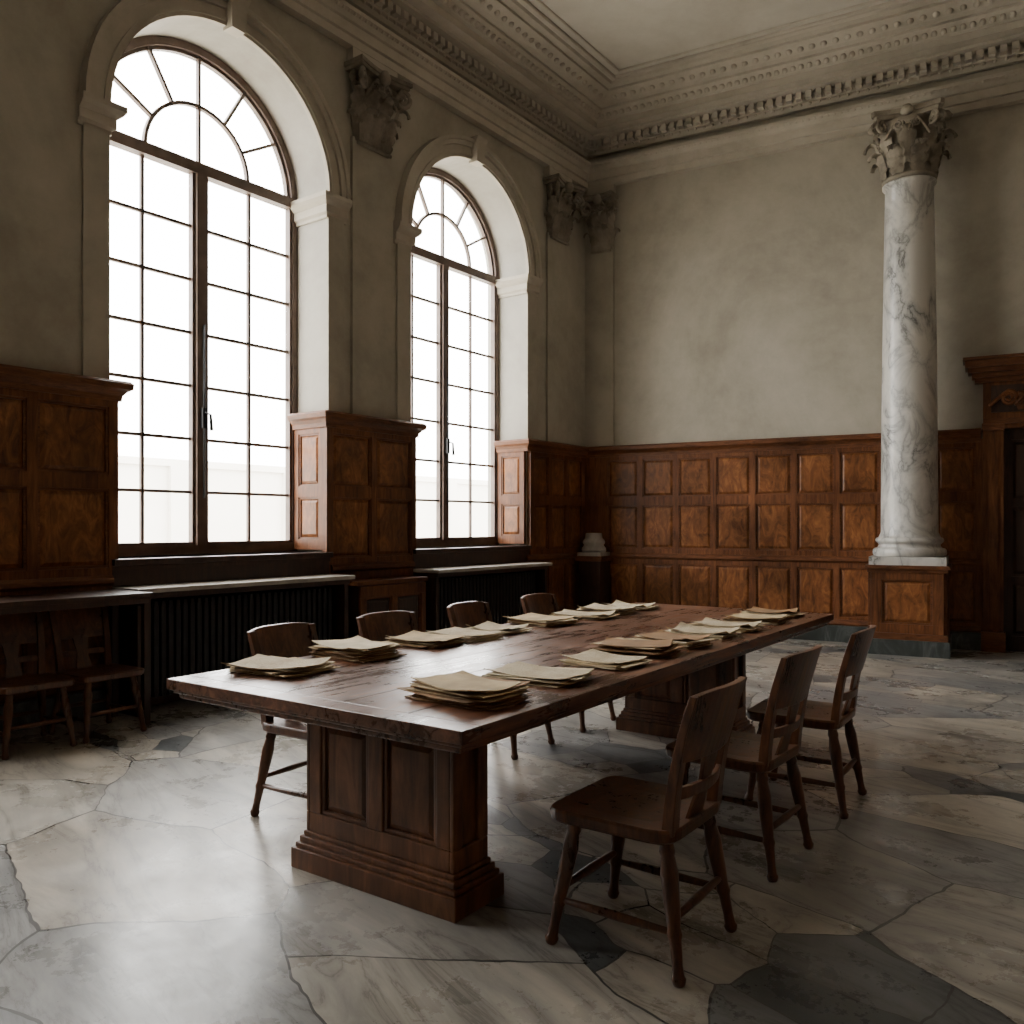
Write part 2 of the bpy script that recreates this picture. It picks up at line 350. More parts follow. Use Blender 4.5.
# ------------------------------------------------------------------ cornice
loop = [tuple(A), tuple(C), tuple(B), tuple(D)]
mb = MB()
mb.sweep(loop, [(0, 6.13), (.09, 6.13), (.09, 6.21), (.115, 6.22), (.115, 6.32), (.14, 6.33), (.17, 6.37), (.20, 6.39), (.20, 6.43), (0, 6.45)], M_stucco, True)
mb.sweep(loop, [(0, 6.58), (.06, 6.58), (.09, 6.62), (.12, 6.63), (.12, 6.74), (.28, 6.74), (.28, 6.77), (.40, 6.78), (.40, 6.86), (.44, 6.87), (.50, 6.93),
                (.53, 6.95), (.53, 6.98), (.60, 6.99), (.70, 7.03), (.76, 7.05), (.76, 7.08), (.84, 7.09), (.86, 7.119), (0, 7.119)], M_stucco, True)
for p0, p1, hh in ((.90, .96, .035), (1.04, 1.07, .02)):
    mb.sweep(loop, [(p0, H - .001), (p0, H - hh * .6), (p0 + .01, H - hh), (p1 - .01, H - hh), (p1, H - hh * .6), (p1, H - .001)], M_stucco, True)
mb.obj('trim_1')
def along(fr, length, step, p, fn, start=0.3):
    a = start
    while a < length: fn(a); a += step
mb = MB()
for fr, ln in ((LW, LT), (BW, BT)):
    along(fr, ln, .115, 0, lambda a: mb.box(a, a + .07, .115, .20, 6.655, 6.738, M_stucco, fr), .14)
    def egg(a, p, z, r, fr=fr):
        vs = [(a, p + r * .9, z)]; fs = []
        for k in range(8):
            t = 2 * PI * k / 8; vs.append((a + r * .75 * math.cos(t), p + r * .45, z + r * .8 * math.sin(t)))
        for k in range(8):
            t = 2 * PI * k / 8; vs.append((a + r * math.cos(t), p - r * .25, z + r * 1.1 * math.sin(t)))
        for k in range(8):
            l = (k + 1) % 8; fs.append((0, 1 + k, 1 + l)); fs.append((1 + k, 9 + k, 9 + l, 1 + l))
        mb.add(vs, fs, M_stucco, fr, True)
    along(fr, ln, .095, 0, lambda a: egg(a, .47, 6.905, .038), .45)
    along(fr, ln, .075, 0, lambda a: egg(a, .18, 6.39, .024), .2)
    along(fr, ln, .13, 0, lambda a: egg(a, .66, 7.02, .04), .7)
    along(fr, ln, .11, 0, lambda a: egg(a, .125, 6.605, .02), .2)
mb.obj('trim_2', recalc=False)

# ------------------------------------------------------------------ archivolts, imposts, keystones, sills
IMP = [(0, 4.38), (.02, 4.38), (.02, 4.41), (.045, 4.43), (.045, 4.50), (.08, 4.53), (.10, 4.56), (.10, 4.60), (0, 4.62)]
mb = MB(LW)
for c in WC:
    mb.ring(c, SPR, HW - .0, HW + .17, 0.0, .045, 0, PI, M_stucco)
    mb.ring(c, SPR, HW + .13, HW + .18, 0.0, .075, 0, PI, M_stucco)
    mb.ring(c, SPR, HW + .18, HW + .22, 0.0, .10, 0, PI, M_stucco)
    mb.ring(c, SPR, HW + .03, HW + .055, 0.0, .06, 0, PI, M_stucco)
    k0, k1 = SPR + HW - .03, SPR + HW + .25
    mb.loft([[(c - .07, 0, k0), (c + .07, 0, k0), (c + .065, .12, k0), (c - .065, .12, k0)],
             [(c - .09, 0, k1 - .05), (c + .09, 0, k1 - .05), (c + .085, .14, k1 - .05), (c - .085, .14, k1 - .05)],
             [(c - .105, 0, k1), (c + .105, 0, k1), (c + .10, .16, k1), (c - .10, .16, k1)]], M_stucco)
    e = c + HW; mb.sweep([xy(LW, e + .24, 0), xy(LW, e, 0), xy(LW, e, -RD + .02)], IMP, M_stucco)
    e = c - HW; mb.sweep([xy(LW, e, -RD + .02), xy(LW, e, 0), xy(LW, e - .24, 0)], IMP, M_stucco)
    for e0, e1 in ((c + HW, c + HW + .20), (c - HW - .20, c - HW)):
        mb.box(e0, e1, 0, .025, 2.5, 4.4, M_wall)
mb.obj('trim_3')
mb = MB(LW)
for c in WC:
    mb.box(c - HW, c + HW, -RD - .1, .10, SILL - .05, SILL, M_dark)
    mb.box(c - HW, c + HW, 0.0, .06, SILL - .09, SILL - .05, M_dark)
mb.obj('trim_4', bevel=.006)

# ------------------------------------------------------------------ windows
def window(idx, c):
    mb = MB(LW); n0, n1 = -RD - .06, -RD + .02; W = HW
    mb.box(c - W, c - W + .06, n0, n1, SILL, SPR, M_winfr); mb.box(c + W - .06, c + W, n0, n1, SILL, SPR, M_winfr)
    mb.box(c - W + .06, c + W - .06, n0, n1, SILL, SILL + .08, M_winfr)
    mb.box(c - W, c + W, n0, n1 + .015, SPR - .055, SPR + .045, M_winfr)
    mb.box(c - .05, c + .05, n0, n1 + .02, SILL + .08, SPR - .055, M_winfr)
    mb.ring(c, SPR, W - .07, W, n0, n1, 0, PI, M_winfr)
    mb.ring(c, SPR, W - .10, W - .07, n0, n1 - .03, 0, PI, M_winfr)
    for sgn in (-1, 1):
        x0, x1 = sorted((c + sgn * .05, c + sgn * (W - .06)))
        for e in (x0, x1 - .03): mb.box(e, e + .03, n0 + .01, n1 - .01, SILL + .08, SPR - .055, M_winfr)
        xm = (x0 + x1) / 2; mb.box(xm - .014, xm + .014, n0 + .02, n1 - .03, SILL + .08, SPR - .055, M_winfr)
        z0, z1 = SILL + .08, SPR - .055
        mb.box(x0 + .03, x1 - .03, n0 + .01, n1 - .01, z0, z0 + .03, M_winfr)
        for i in range(1, 7):
            z = z0 + (z1 - z0) * i / 7; mb.box(x0 + .03, x1 - .03, n0 + .02, n1 - .03, z - .013, z + .013, M_winfr)
    mb.ring(c, SPR + .045, .50, .53, n0 + .02, n1 - .02, 0, PI, M_winfr, 24)
    def spoke(ang, ra, rb):
        a = math.radians(ang); ca, sa = math.cos(a), math.sin(a); t = .013
        p = lambda r, s_, n_: (c + r * ca - s_ * sa, n_, SPR + .045 + r * sa + s_ * ca)
        mb.loft([[p(ra, -t, n0 + .02), p(ra, t, n0 + .02), p(ra, t, n1 - .02), p(ra, -t, n1 - .02)],
                 [p(rb, -t, n0 + .02), p(rb, t, n0 + .02), p(rb, t, n1 - .02), p(rb, -t, n1 - .02)]], M_winfr)
    for ang in (30, 60, 120, 150): spoke(ang, .52, W - .09)
    spoke(90, 0, W - .09)
    mb.tube([(c, n1 + .045, SILL + .5), (c, n1 + .045, 3.2)], [.009, .009], M_iron, 8)
    mb.box(c - .02, c + .02, n1 + .02, n1 + .06, 2.28, 2.46, M_iron)
    mb.tube([(c, n1 + .06, 2.42), (c - .03, n1 + .10, 2.40), (c - .04, n1 + .10, 2.26)], [.012, .012, .016], M_iron, 8)
    ng = (n0 + n1) / 2
    pts = [(c - W + .03, ng, SILL + .03)] + [(c - (W - .03) * math.cos(PI * i / 24), ng, SPR + (W - .03) * math.sin(PI * i / 24)) for i in range(25)] + [(c + W - .03, ng, SILL + .03)]
    mb.add(pts, [list(range(len(pts)))], M_glass)
    mb.obj('window_%d' % idx)
for i, c in enumerate(WC): window(i + 1, c)

# ------------------------------------------------------------------ panelling
ROWS = [(0.30, 0.90), (1.10, 1.69), (1.80, 2.31)]
def panelled(mb, fr, a0, a1, z0, z1, ncol, rows, n0=0.03, st=.075, fieldmat=M_field):
    mb.box(a0, a1, 0, n0, z0, z1, M_frame, fr)
    t = .028; w = (a1 - a0 - st) / ncol
    ys = [z0]
    for r0, r1 in rows: ys += [r0, r1]
    ys.append(z1)
    for i in range(0, len(ys), 2): mb.box(a0, a1, n0, n0 + t, ys[i], ys[i + 1], M_frame, fr)
    for r0, r1 in rows:
        for k in range(ncol + 1):
            s0 = a0 + k * w; mb.box(s0, s0 + st, n0, n0 + t, r0, r1, M_frame, fr)
        for k in range(ncol):
            s0, s1 = a0 + k * w + st, a0 + (k + 1) * w
            m = .018
            for q in ((s0, s0 + m, r0, r1), (s1 - m, s1, r0, r1), (s0, s1, r0, r0 + m), (s0, s1, r1 - m, r1)):
                mb.box(q[0], q[1], n0, n0 + t * .62, q[2], q[3], M_trimw, fr)
            mb.frust(s0 + m + .003, s1 - m - .003, r0 + m + .003, r1 - m - .003, n0 + .002, n0 + .018, .03, fieldmat, fr)
CAPP = [(.0, 2.36), (.07, 2.36), (.075, 2.40), (.10, 2.43), (.13, 2.45), (.135, 2.49), (.115, 2.51), (0, 2.51)]
RAIL = [(.0, .96), (.065, .96), (.09, .985), (.09, 1.015), (.065, 1.04), (0, 1.04)]
BASE = [(.0, .20), (.075, .20), (.085, .22), (.065, .27), (0, .27)]
GREENP = [(0, 0.001), (.10, 0.001), (.10, .19), (.09, .20), (0, .20)]
def runs(mb, path, rail=True):
    mb.sweep(path, CAPP, M_trimw)
    if rail: mb.sweep(path, RAIL, M_trimw)
    mb.sweep(path, BASE, M_trimw); mb.sweep(path, GREENP, M_green)
mb = MB()
panelled(mb, BW, .30, 3.90, .2, 2.40, 7, ROWS, st=.065)
mb.box(0, .30, 0, .058, .2, 2.40, M_frame, BW)
panelled(mb, BW, 3.90, 4.92, .2, 2.40, 2, ROWS)
runs(mb, [xy(LW, 1.44, -RD + .03), xy(LW, 1.44, 0), tuple(C), xy(BW, 4.90, 0)])
panelled(mb, LW, .10, 1.42, .2, 2.40, 3, ROWS)
fr = Frame(LW(1.44, 0, 0).xy, -nl, dl)
panelled(mb, fr, 0.0, RD - .03, 1.18, 2.40, 1, [(1.28, 1.69), (1.80, 2.31)], n0=.02, st=.06)
mb.obj('trim_5')
mb = MB()
panelled(mb, BW, 6.68, BT - .05, .2, 2.40, 5, ROWS); runs(mb, [xy(BW, 6.68, 0), tuple(B), tuple(D), tuple(A)])
fr = Frame(B, dl, Vector((-nl.x, -nl.y))); panelled(mb, fr, .1, LT - .1, .2, 2.40, 26, ROWS)
mb.obj('trim_6')
for t0, t1, nm in ((3.60, 4.75, 0), (6.91, 8.06, 1), (10.22, LT - .02, 3)):
    mb = MB()
    path = [xy(LW, t1, -RD + .03), xy(LW, t1, 0), xy(LW, t0, 0), xy(LW, t0, -RD + .03)]
    if nm == 3: path = path[1:]
    panelled(mb, LW, t0 - .05, t1 + (.05 if nm < 3 else 0), .2, 2.40, 2 if nm < 3 else 8, ROWS)
    mb.sweep(path, CAPP, M_trimw)
    mb.sweep([xy(LW, t1, 0), xy(LW, t0, 0)], RAIL, M_trimw)
    mb.sweep([xy(LW, t1, 0), xy(LW, t0, 0)], BASE, M_trimw)
    mb.sweep([xy(LW, t1, 0), xy(LW, t0, 0)], GREENP, M_green)
    fr = Frame(LW(t0, 0, 0).xy, -nl, Vector((-dl.x, -dl.y)))
    panelled(mb, fr, 0, RD - .03, 1.18, 2.40, 1, [(1.28, 1.69), (1.80, 2.31)], n0=.02, st=.06)
    if nm < 3:
        fr = Frame(LW(t1, 0, 0).xy, -nl, dl)
        panelled(mb, fr, 0, RD - .03, 1.18, 2.40, 1, [(1.28, 1.69), (1.80, 2.31)], n0=.02, st=.06)
    mb.obj('trim_%d' % (7 + nm))

# ------------------------------------------------------------------ acanthus capitals
def leaf(mb, fr, a, n, z, dirx, diry, h, w, out, mat):
    d = Vector((dirx, diry)).normalized(); t = Vector((-d.y, d.x)); R = 20; Cc = 8
    vs = []; fs = []
    for i in range(R + 1):
        s = i / R
        if s < .66: zz = h * s / .66 * .90; oo = out * .30 * (s / .66) ** 2
        else:
            th = (s - .66) / .34 * PI * .95; rr = out * .36
            oo = out * .30 + rr * (1 - math.cos(th)); zz = h * .90 + rr * .9 * math.sin(th) - (rr * .5 * max(0, th - PI / 2) / (PI / 2))
        lobe = abs(math.sin(s * PI * 4.0))
        ww = w * (.70 + .34 * math.sin(PI * min(1, s * 1.05))) * (.74 + .26 * lobe) * (1 - .55 * max(0, (s - .62) / .38) ** 1.4)
        for j in range(Cc + 1):
            c = (j / Cc - .5) * 2
            f = .15 * w * (1 - c * c) + (.09 * w if j % 2 == 0 else 0) + .07 * w * (lobe - .5) * abs(c)
            p = Vector((a, n)) + d * (oo + f) + t * (c * ww / 2)
            vs.append((p.x, p.y, z + zz + abs(c) * .05 * h * (lobe - .8)))
    for i in range(R):
        for j in range(Cc):
            q = i * (Cc + 1) + j; fs.append((q, q + 1, q + Cc + 2, q + Cc + 1))
    mb.add(vs, fs, mat, fr, True)
def volute(mb, fr, a, n, z, dx, dy, r, mat, stalk=.25):
    d = Vector((dx, dy)).normalized(); pts = []; rad = []
    for k in range(5):
        q = k / 4; p = Vector((a, n)) - d * (r * 2.2 * (1 - q)); pts.append((p.x, p.y, z - stalk * (1 - q) ** 1.3 + r * .95 * q)); rad.append(r * .24)
    for k in range(1, 25):
        th = PI / 2 - k / 24 * 3.4 * PI; rr = r * (1 - .78 * k / 24)
        p = Vector((a, n)) + d * (rr * math.cos(th)); pts.append((p.x, p.y, z + rr * math.sin(th))); rad.append(r * (.28 - .09 * k / 24))
    mb.tube(pts, rad, mat, 8, fr)
def capital_round(mb, fr, ca, cn, z0, z1, r, mat):
    h = z1 - z0
    mb.lathe([(r * 1.0, z0), (r * 1.1, z0 + .02), (r * 1.1, z0 + .045), (r * .98, z0 + .06), (r * .98, z0 + h * .5), (r * 1.12, z0 + h * .75), (r * 1.32, z0 + h * .86)], ca, cn, mat, 32, fr)
    for k in range(8):
        a = 2 * PI * (k + .5) / 8; leaf(mb, fr, ca + r * .98 * math.cos(a), cn + r * .98 * math.sin(a), z0 + .05, math.cos(a), math.sin(a), h * .36, r * .80, r * .60, mat)
        a = 2 * PI * k / 8; leaf(mb, fr, ca + r * .98 * math.cos(a), cn + r * .98 * math.sin(a), z0 + h * .20, math.cos(a), math.sin(a), h * .46, r * .76, r * .72, mat)
    for k in range(4):
        a = PI / 4 + k * PI / 2
        for o in (-.10, .10):
            aa = a + o; volute(mb, fr, ca + r * 1.56 * math.cos(aa), cn + r * 1.56 * math.sin(aa), z0 + h * .77, math.cos(aa), math.sin(aa), h * .10, mat, h * .4)
        b_ = k * PI / 2
        for o in (-.3, .3):
            volute(mb, fr, ca + r * 1.22 * math.cos(b_ + o), cn + r * 1.22 * math.sin(b_ + o), z0 + h * .77, -math.sin(b_) * (1 if o < 0 else -1), math.cos(b_) * (1 if o < 0 else -1), h * .08, mat, h * .2)
        mb.lathe([(.001, z0 + h * .86), (.06, z0 + h * .88), (.07, z0 + h * .93), (.04, z0 + h * .99), (.001, z0 + h * 1.0)], ca + r * 1.42 * math.cos(b_), cn + r * 1.42 * math.sin(b_), mat, 10, fr)
    for (za, zb, sc_) in ((z0 + h * .87, z0 + h * .93, .94), (z0 + h * .93, z1, 1.0)):
        ring_ = []
        for k in range(4):
            a0 = PI / 4 + k * PI / 2; a1 = a0 + PI / 2
            p0 = Vector((math.cos(a0), math.sin(a0))) * r * 2.0 * sc_; p1 = Vector((math.cos(a1), math.sin(a1))) * r * 2.0 * sc_
            tt = (p1 - p0).normalized(); p0 = p0 + tt * r * .14; p1 = p1 - tt * r * .14; mid = (p0 + p1) / 2
            for q in range(9):
                u = q / 8; p = p0.lerp(p1, u) - mid.normalized() * r * .22 * math.sin(PI * u); ring_.append(p)
        mb.loft([[(ca + p.x, cn + p.y, za) for p in ring_], [(ca + p.x, cn + p.y, zb) for p in ring_]], mat, fr)
def capital_flat(mb, fr, c, w, dep, z0, z1, mat):
    h = z1 - z0; q = .40
    mb.loft([[(c - w * q, 0, z0), (c + w * q, 0, z0), (c + w * q, dep, z0), (c - w * q, dep, z0)],
             [(c - w * q, 0, z0 + h * .5), (c + w * q, 0, z0 + h * .5), (c + w * q, dep, z0 + h * .5), (c - w * q, dep, z0 + h * .5)],
             [(c - w * .50, 0, z1 - .07), (c + w * .50, 0, z1 - .07), (c + w * .50, dep + .05, z1 - .07), (c - w * .50, dep + .05, z1 - .07)]], mat, fr)
    mb.tube([(c - w * q - .01, dep, z0 + .01), (c + w * q + .01, dep, z0 + .01)], [.018, .018], mat, 8, fr)
    for k in range(3): leaf(mb, fr, c + (k - 1) * w * .29, dep, z0 + .03, 0, 1, h * .34, w * .34, .17, mat)
    for k in range(2): leaf(mb, fr, c + (k - .5) * w * .34, dep, z0 + h * .26, 0, 1, h * .36, w * .36, .20, mat)
    for sg in (-1, 1):
        leaf(mb, fr, c + sg * w * q, dep * .4, z0 + .03, sg, .15, h * .34, dep * 1.6, .12, mat)
        leaf(mb, fr, c + sg * w * q, dep, z0 + h * .24, sg, .9, h * .38, w * .32, .17, mat)
        volute(mb, fr, c + sg * w * .50, dep + .12, z0 + h * .76, sg, .55, h * .125, mat, h * .36)
        volute(mb, fr, c + sg * w * .52, dep + .03, z0 + h * .76, sg, .15, h * .115, mat, h * .36)
        volute(mb, fr, c + sg * w * .13, dep + .10, z0 + h * .78, -sg, 0, h * .085, mat, h * .2)
        leaf(mb, fr, c + sg * w * .20, dep + .03, z0 + h * .5, sg * .3, 1, h * .24, w * .16, .10, mat)
    mb.lathe([(.001, z0 + h * .80), (.05, z0 + h * .83), (.065, z0 + h * .90), (.04, z0 + h * .98), (.001, z0 + h)], c, dep + .14, mat, 10, fr)
    n_ = 10
    for za, zb, e in ((z1 - .075, z1 - .04, .0), (z1 - .04, z1, .02)):
        rg = [(c - w * .62 - e, 0)] + [(c + (-1 + 2 * k / n_) * (w * .62 + e), dep + .17 + e - .06 * math.sin(PI * k / n_)) for k in range(n_ + 1)] + [(c + w * .62 + e, 0)]
        mb.loft([[(x_, y_, za) for x_, y_ in rg], [(x_, y_, zb) for x_, y_ in rg]], mat, fr)

TN = [12]
def pilaster(fr, c, w):
    mb = MB(fr)
    mb.box(c - w / 2, c + w / 2, .001, .035, 2.515, 5.28, M_wall)
    capital_flat(mb, fr, c, w, .07, 5.22, 5.98, M_cap)
    mb.box(c - w * .58, c + w * .58, .001, .085, 5.98, 6.13, M_stucco)
    mb.obj('trim_%d' % TN[0]); TN[0] += 1
for c in (4.175, 7.485, 10.795): pilaster(LW, c, .54)
pilaster(LW, .75, .48); pilaster(BW, .27, .34); pilaster(BW, 6.75, .54)

# ------------------------------------------------------------------ marble column on panelled pedestal
cs, cn = 4.19, .50; pe = bpy.data.objects.new('marble_column', None); sc.collection.objects.link(pe)
mb = MB(BW)
PHW = .36; f0 = .06; f1 = cn + PHW
mb.box(cs - PHW, cs + PHW, f0, f1, .2, .93, M_frame)
fr = Frame(BW(cs - PHW, f1, 0).xy, db, nb); panelled(mb, fr, 0, 2 * PHW, .24, .90, 1, [(.34, .82)], n0=.006, st=.11)
for sg in (-1, 1):
    fr = Frame(BW(cs + sg * PHW, f0, 0).xy, nb, db * sg); panelled(mb, fr, 0, f1 - f0, .24, .90, 1, [(.34, .82)], n0=.006, st=.13)
mb.box(cs - PHW - .06, cs + PHW + .06, f0, f1 + .07, 0.0, .17, M_green)
mb.box(cs - PHW - .04, cs + PHW + .04, f0, f1 + .05, .17, .24, M_trimw)
mb.box(cs - PHW - .04, cs + PHW + .04, f0, f1 + .045, .90, .94, M_trimw)
mb.box(cs - PHW - .06, cs + PHW + .06, f0, f1 + .07, .94, .98, M_trimw)
mb.obj('pedestal', pe, bevel=.006)
mb = MB(BW)
mb.box(cs - .385, cs + .385, cn - .385, cn + .385, .98, 1.07, M_marble)
prof = [(.36, 1.07), (.375, 1.085), (.38, 1.115), (.375, 1.145), (.36, 1.16), (.335, 1.165), (.32, 1.18), (.315, 1.20), (.33, 1.222), (.34, 1.225), (.35, 1.24), (.35, 1.26), (.34, 1.275), (.32, 1.28), (.31, 1.30), (.295, 1.34)]
for k in range(1, 15):
    q = k / 14; prof.append((.295 - .045 * q ** 1.6, 1.34 + (5.20 - 1.34) * q))
prof += [(.265, 5.215), (.28, 5.23), (.28, 5.25), (.255, 5.26)]
mb.lathe(prof, cs, cn, M_marble, 48)
mb.obj('shaft', pe, bevel=0)
mb = MB(BW); capital_round(mb, BW, cs, cn, 5.26, 6.0, .258, M_cap)
mb.obj('capital', pe)

pe = bpy.data.objects.new('corner_pedestal', None); sc.collection.objects.link(pe)
mb = MB(BW); q0, q1 = .10, .42
mb.box(q0, q1, .12, .46, 0.0, .93, M_dark); mb.box(q0 - .03, q1 + .03, .12, .49, .0, .18, M_dark); mb.box(q0 - .03, q1 + .03, .12, .49, .93, 1.0, M_trimw)
mb.obj('plinth', pe, bevel=.006)
mb = MB(BW); cc = (.26, .30)
mb.box(cc[0] - .17, cc[0] + .17, cc[1] - .17, cc[1] + .17, 1.0, 1.05, M_slab)
mb.lathe([(.155, 1.05), (.17, 1.07), (.165, 1.11), (.15, 1.12), (.135, 1.15), (.15, 1.17), (.155, 1.19), (.14, 1.22), (.12, 1.24), (.11, 1.30), (.11, 1.31)], cc[0], cc[1], M_slab, 32)
mb.obj('column_base', pe)

# ------------------------------------------------------------------ door
mb = MB(BW)
mb.box(DS0 - .15, DS1 + .15, -.12, -.07, 0.0, DH + .1, M_dark)
for s0, s1 in ((DS0, (DS0 + DS1) / 2 - .003), ((DS0 + DS1) / 2 + .003, DS1)):
    for r0, r1 in ((.2, .75), (.87, 1.6), (1.72, 2.35)):
        mb.frust(s0 + .1, s1 - .1, r0, r1, -.07, -.045, .03, M_dark)
    for a0, a1, z0, z1 in ((s0, s1, 0, .17), (s0, s1, .78, .84), (s0, s1, 1.63, 1.69), (s0, s1, 2.38, DH), (s0, s0 + .08, 0, DH), (s1 - .08, s1, 0, DH)):
        mb.box(a0, a1, -.07, -.045, z0, z1, M_dark)
mb.obj('door_1')
mb = MB(BW)
for s0, s1 in ((DS0 - .20, DS0), (DS1, DS1 + .20)):
    mb.box(s0, s1, -.12, .10, 0, DH, M_frame); mb.box(s0 + .05, s1 - .05, .10, .125, .25, DH - .05, M_frame)
    mb.box(s0 - .02, s1 + .02, 0, .14, 0, .22, M_trimw); mb.box(s0 - .01, s1 + .01, 0, .14, DH - .02, DH + .06, M_trimw)
mb.box(DS0 - .2, DS1 + .2, -.12, .10, DH, 3.06, M_frame)
mb.box(DS0 - .2, DS1 + .2, 0, .15, DH + .05, DH + .11, M_trimw)
mb.box(DS0 - .12, DS1 + .12, .10, .13, 2.68, 2.98, M_dark)
for i, (p, z0, z1) in enumerate(((.15, 3.02, 3.07), (.20, 3.07, 3.12), (.27, 3.12, 3.17), (.32, 3.17, 3.25), (.36, 3.25, 3.28))):
    mb.box(DS0 - .2 - p * .55, DS1 + .2 + p * .55, 0, p, z0, z1, M_trimw)
for k in range(6):
    a = DS0 + .05 + k * .24
    volute(mb, BW, a, .15, 2.83, 1, 0, .085, M_frame, .08); volute(mb, BW, a + .1, .15, 2.80, -1, 0, .06, M_frame, .06)
    leaf(mb, BW, a + .12, .13, 2.70, 0, 1, .20, .12, .05, M_frame)
mb.obj('trim_11')

# ------------------------------------------------------------------ radiators and shelves
for c in WC:
    mb = MB(LW); a = c - .92
    while a < c + .92:
        mb.box(a, a + .045, .10, .16, .12, .80, M_iron); mb.box(a, a + .045, .20, .26, .12, .80, M_iron)
        mb.box(a + .005, a + .04, .10, .26, .76, .84, M_iron); mb.box(a + .005, a + .04, .10, .26, .10, .18, M_iron)
        a += .062
    for aa in (c - .9, c + .88): mb.box(aa, aa + .04, .12, .24, 0, .12, M_iron)
    mb.tube([(c - .9, .18, .15), (c + .9, .18, .15)], [.03, .03], M_iron); mb.tube([(c - .9, .18, .79), (c + .9, .18, .79)], [.03, .03], M_iron)
    mb.tube([(c + .98, .18, .0), (c + .98, .18, .15), (c + .9, .18, .15)], [.015] * 3, M_iron)
    mb.obj('radiator', bevel=.008, loc=(c, 0))
    mb = MB(LW)
    mb.box(c - 1.06, c + 1.08, .06, .42, .915, .95, M_slab)
    mb.box(c - 1.03, c + 1.05, .06, .38, .87, .915, M_dark)
    mb.box(c - 1.06, c + 1.08, .0, .06, .0, 1.08, M_dark)
    for aa in (c - 1.03, c + 1.0): mb.box(aa, aa + .05, .06, .36, 0, .87, M_dark)
    mb.obj('radiator_shelf', bevel=.004, loc=(c, 0))
# writing desk with chairs pushed under it
t0, t1, dep, z = 6.93, 8.065, .66, .94
mb = MB(LW)
mb.box(t0, t1, .14, dep, z - .035, z, M_dark); mb.box(t0 + .01, t1 - .01, dep - .04, dep - .015, z - .075, z - .035, M_dark)
for a in (t0 + .01, t1 - .06):
    for n in (.16, dep - .07): mb.box(a, a + .05, n, n + .05, 0, z - .035, M_dark)
    mb.box(a + .01, a + .04, .20, dep - .07, z - .10, z - .035, M_dark)
mb.obj('writing_desk', bevel=.004, loc=((t0 + t1) / 2, 0))
mb = MB(LW); mb.box(3.70, 4.62, .11, .30, 0, .84, M_dark); mb.box(3.66, 4.66, .11, .33, .84, .88, M_frame)
panelled(mb, Frame(LW(3.70, .30, 0).xy, dl, nl), 0, .92, .05, .83, 2, [(.15, .72)], n0=.005, st=.07, fieldmat=M_dark); mb.obj('low_cabinet', bevel=.003, loc=(4.16, 0))

# ------------------------------------------------------------------ table
TC = Vector((.445, 4.905)); TANG = math.radians(54.7); TROT = TANG
tu = Vector((math.cos(TANG), math.sin(TANG))); tv = Vector((tu.y, -tu.x))
te = bpy.data.objects.new('library_table', None); sc.collection.objects.link(te)
te.location = (TC.x, TC.y, 0); te.rotation_euler = (0, 0, TROT)
hx, hy, TZ = 2.17, .80, .77
mb = MB()
for k in range(5):
    y0 = -hy + k * 2 * hy / 5; mb.box(-hx + .10, hx - .10, y0 + .0004, y0 + 2 * hy / 5 - .0004, TZ - .045, TZ, M_table)
mb.box(-hx, -hx + .0995, -hy, hy, TZ - .045, TZ, M_table); mb.box(hx - .0995, hx, -hy, hy, TZ - .045, TZ, M_table)
mb.obj('top', te, bevel=.003)
mb = MB()
mb.box(-hx + .018, hx - .018, -hy + .018, hy - .018, TZ - .062, TZ - .0455, M_table)
mb.box(-hx + .035, hx - .035, -hy + .035, hy - .035, TZ - .085, TZ - .062, M_table)
mb.box(-hx + .30, hx - .30, -.30, -.24, TZ - .17, TZ - .085, M_dark); mb.box(-hx + .30, hx - .30, .24, .30, TZ - .17, TZ - .085, M_dark)
mb.obj('underframe', te, bevel=.006)
def ped(x0, yc, name):
    mb = MB(); X, Y = .085, .375
    mb.box(x0 - X, x0 + X, yc - Y, yc + Y, .15, TZ - .085, M_tpan)
    for sg in (-1, 1):
        fr = Frame((x0 + sg * X, yc - Y), (0, 1), (sg, 0))
        t = .02; W = 2 * Y
        for a0, a1, z0, z1 in ((0, W, .15, .23), (0, W, .61, TZ - .085), (0, .065, .23, .61), (W - .065, W, .23, .61), (W / 2 - .04, W / 2 + .04, .23, .61)):
            mb.box(a0, a1, 0, t, z0, z1, M_tpan, fr)
        for a0, a1 in ((.065, W / 2 - .04), (W / 2 + .04, W - .065)):
            for q in ((a0, a0 + .018, .23, .61), (a1 - .018, a1, .23, .61), (a0, a1, .23, .248), (a0, a1, .592, .61)): mb.box(q[0], q[1], 0, .012, q[2], q[3], M_tpan, fr)
            mb.frust(a0 + .022, a1 - .022, .252, .588, 0, .010, .02, M_tpan, fr)
        fr = Frame((x0 - X, yc + sg * Y), (1, 0), (0, sg))
        for a0, a1, z0, z1 in ((-.02, 2 * X + .02, .15, .23), (-.02, 2 * X + .02, .61, TZ - .085), (-.02, .035, .23, .61), (2 * X - .035, 2 * X + .02, .23, .61)):
            mb.box(a0, a1, 0, .02, z0, z1, M_tpan, fr)
    for e, z0, z1 in ((.065, 0, .085), (.052, .085, .105), (.04, .105, .13), (.028, .13, .15), (.03, TZ - .115, TZ - .085)):
        mb.box(x0 - X - e, x0 + X + e, yc - Y - e, yc + Y + e, z0, z1, M_tpan)
    mb.obj(name, te, bevel=.005)
ped(-1.76, -.12, 'pedestal_1'); ped(1.12, -.09, 'pedestal_2')

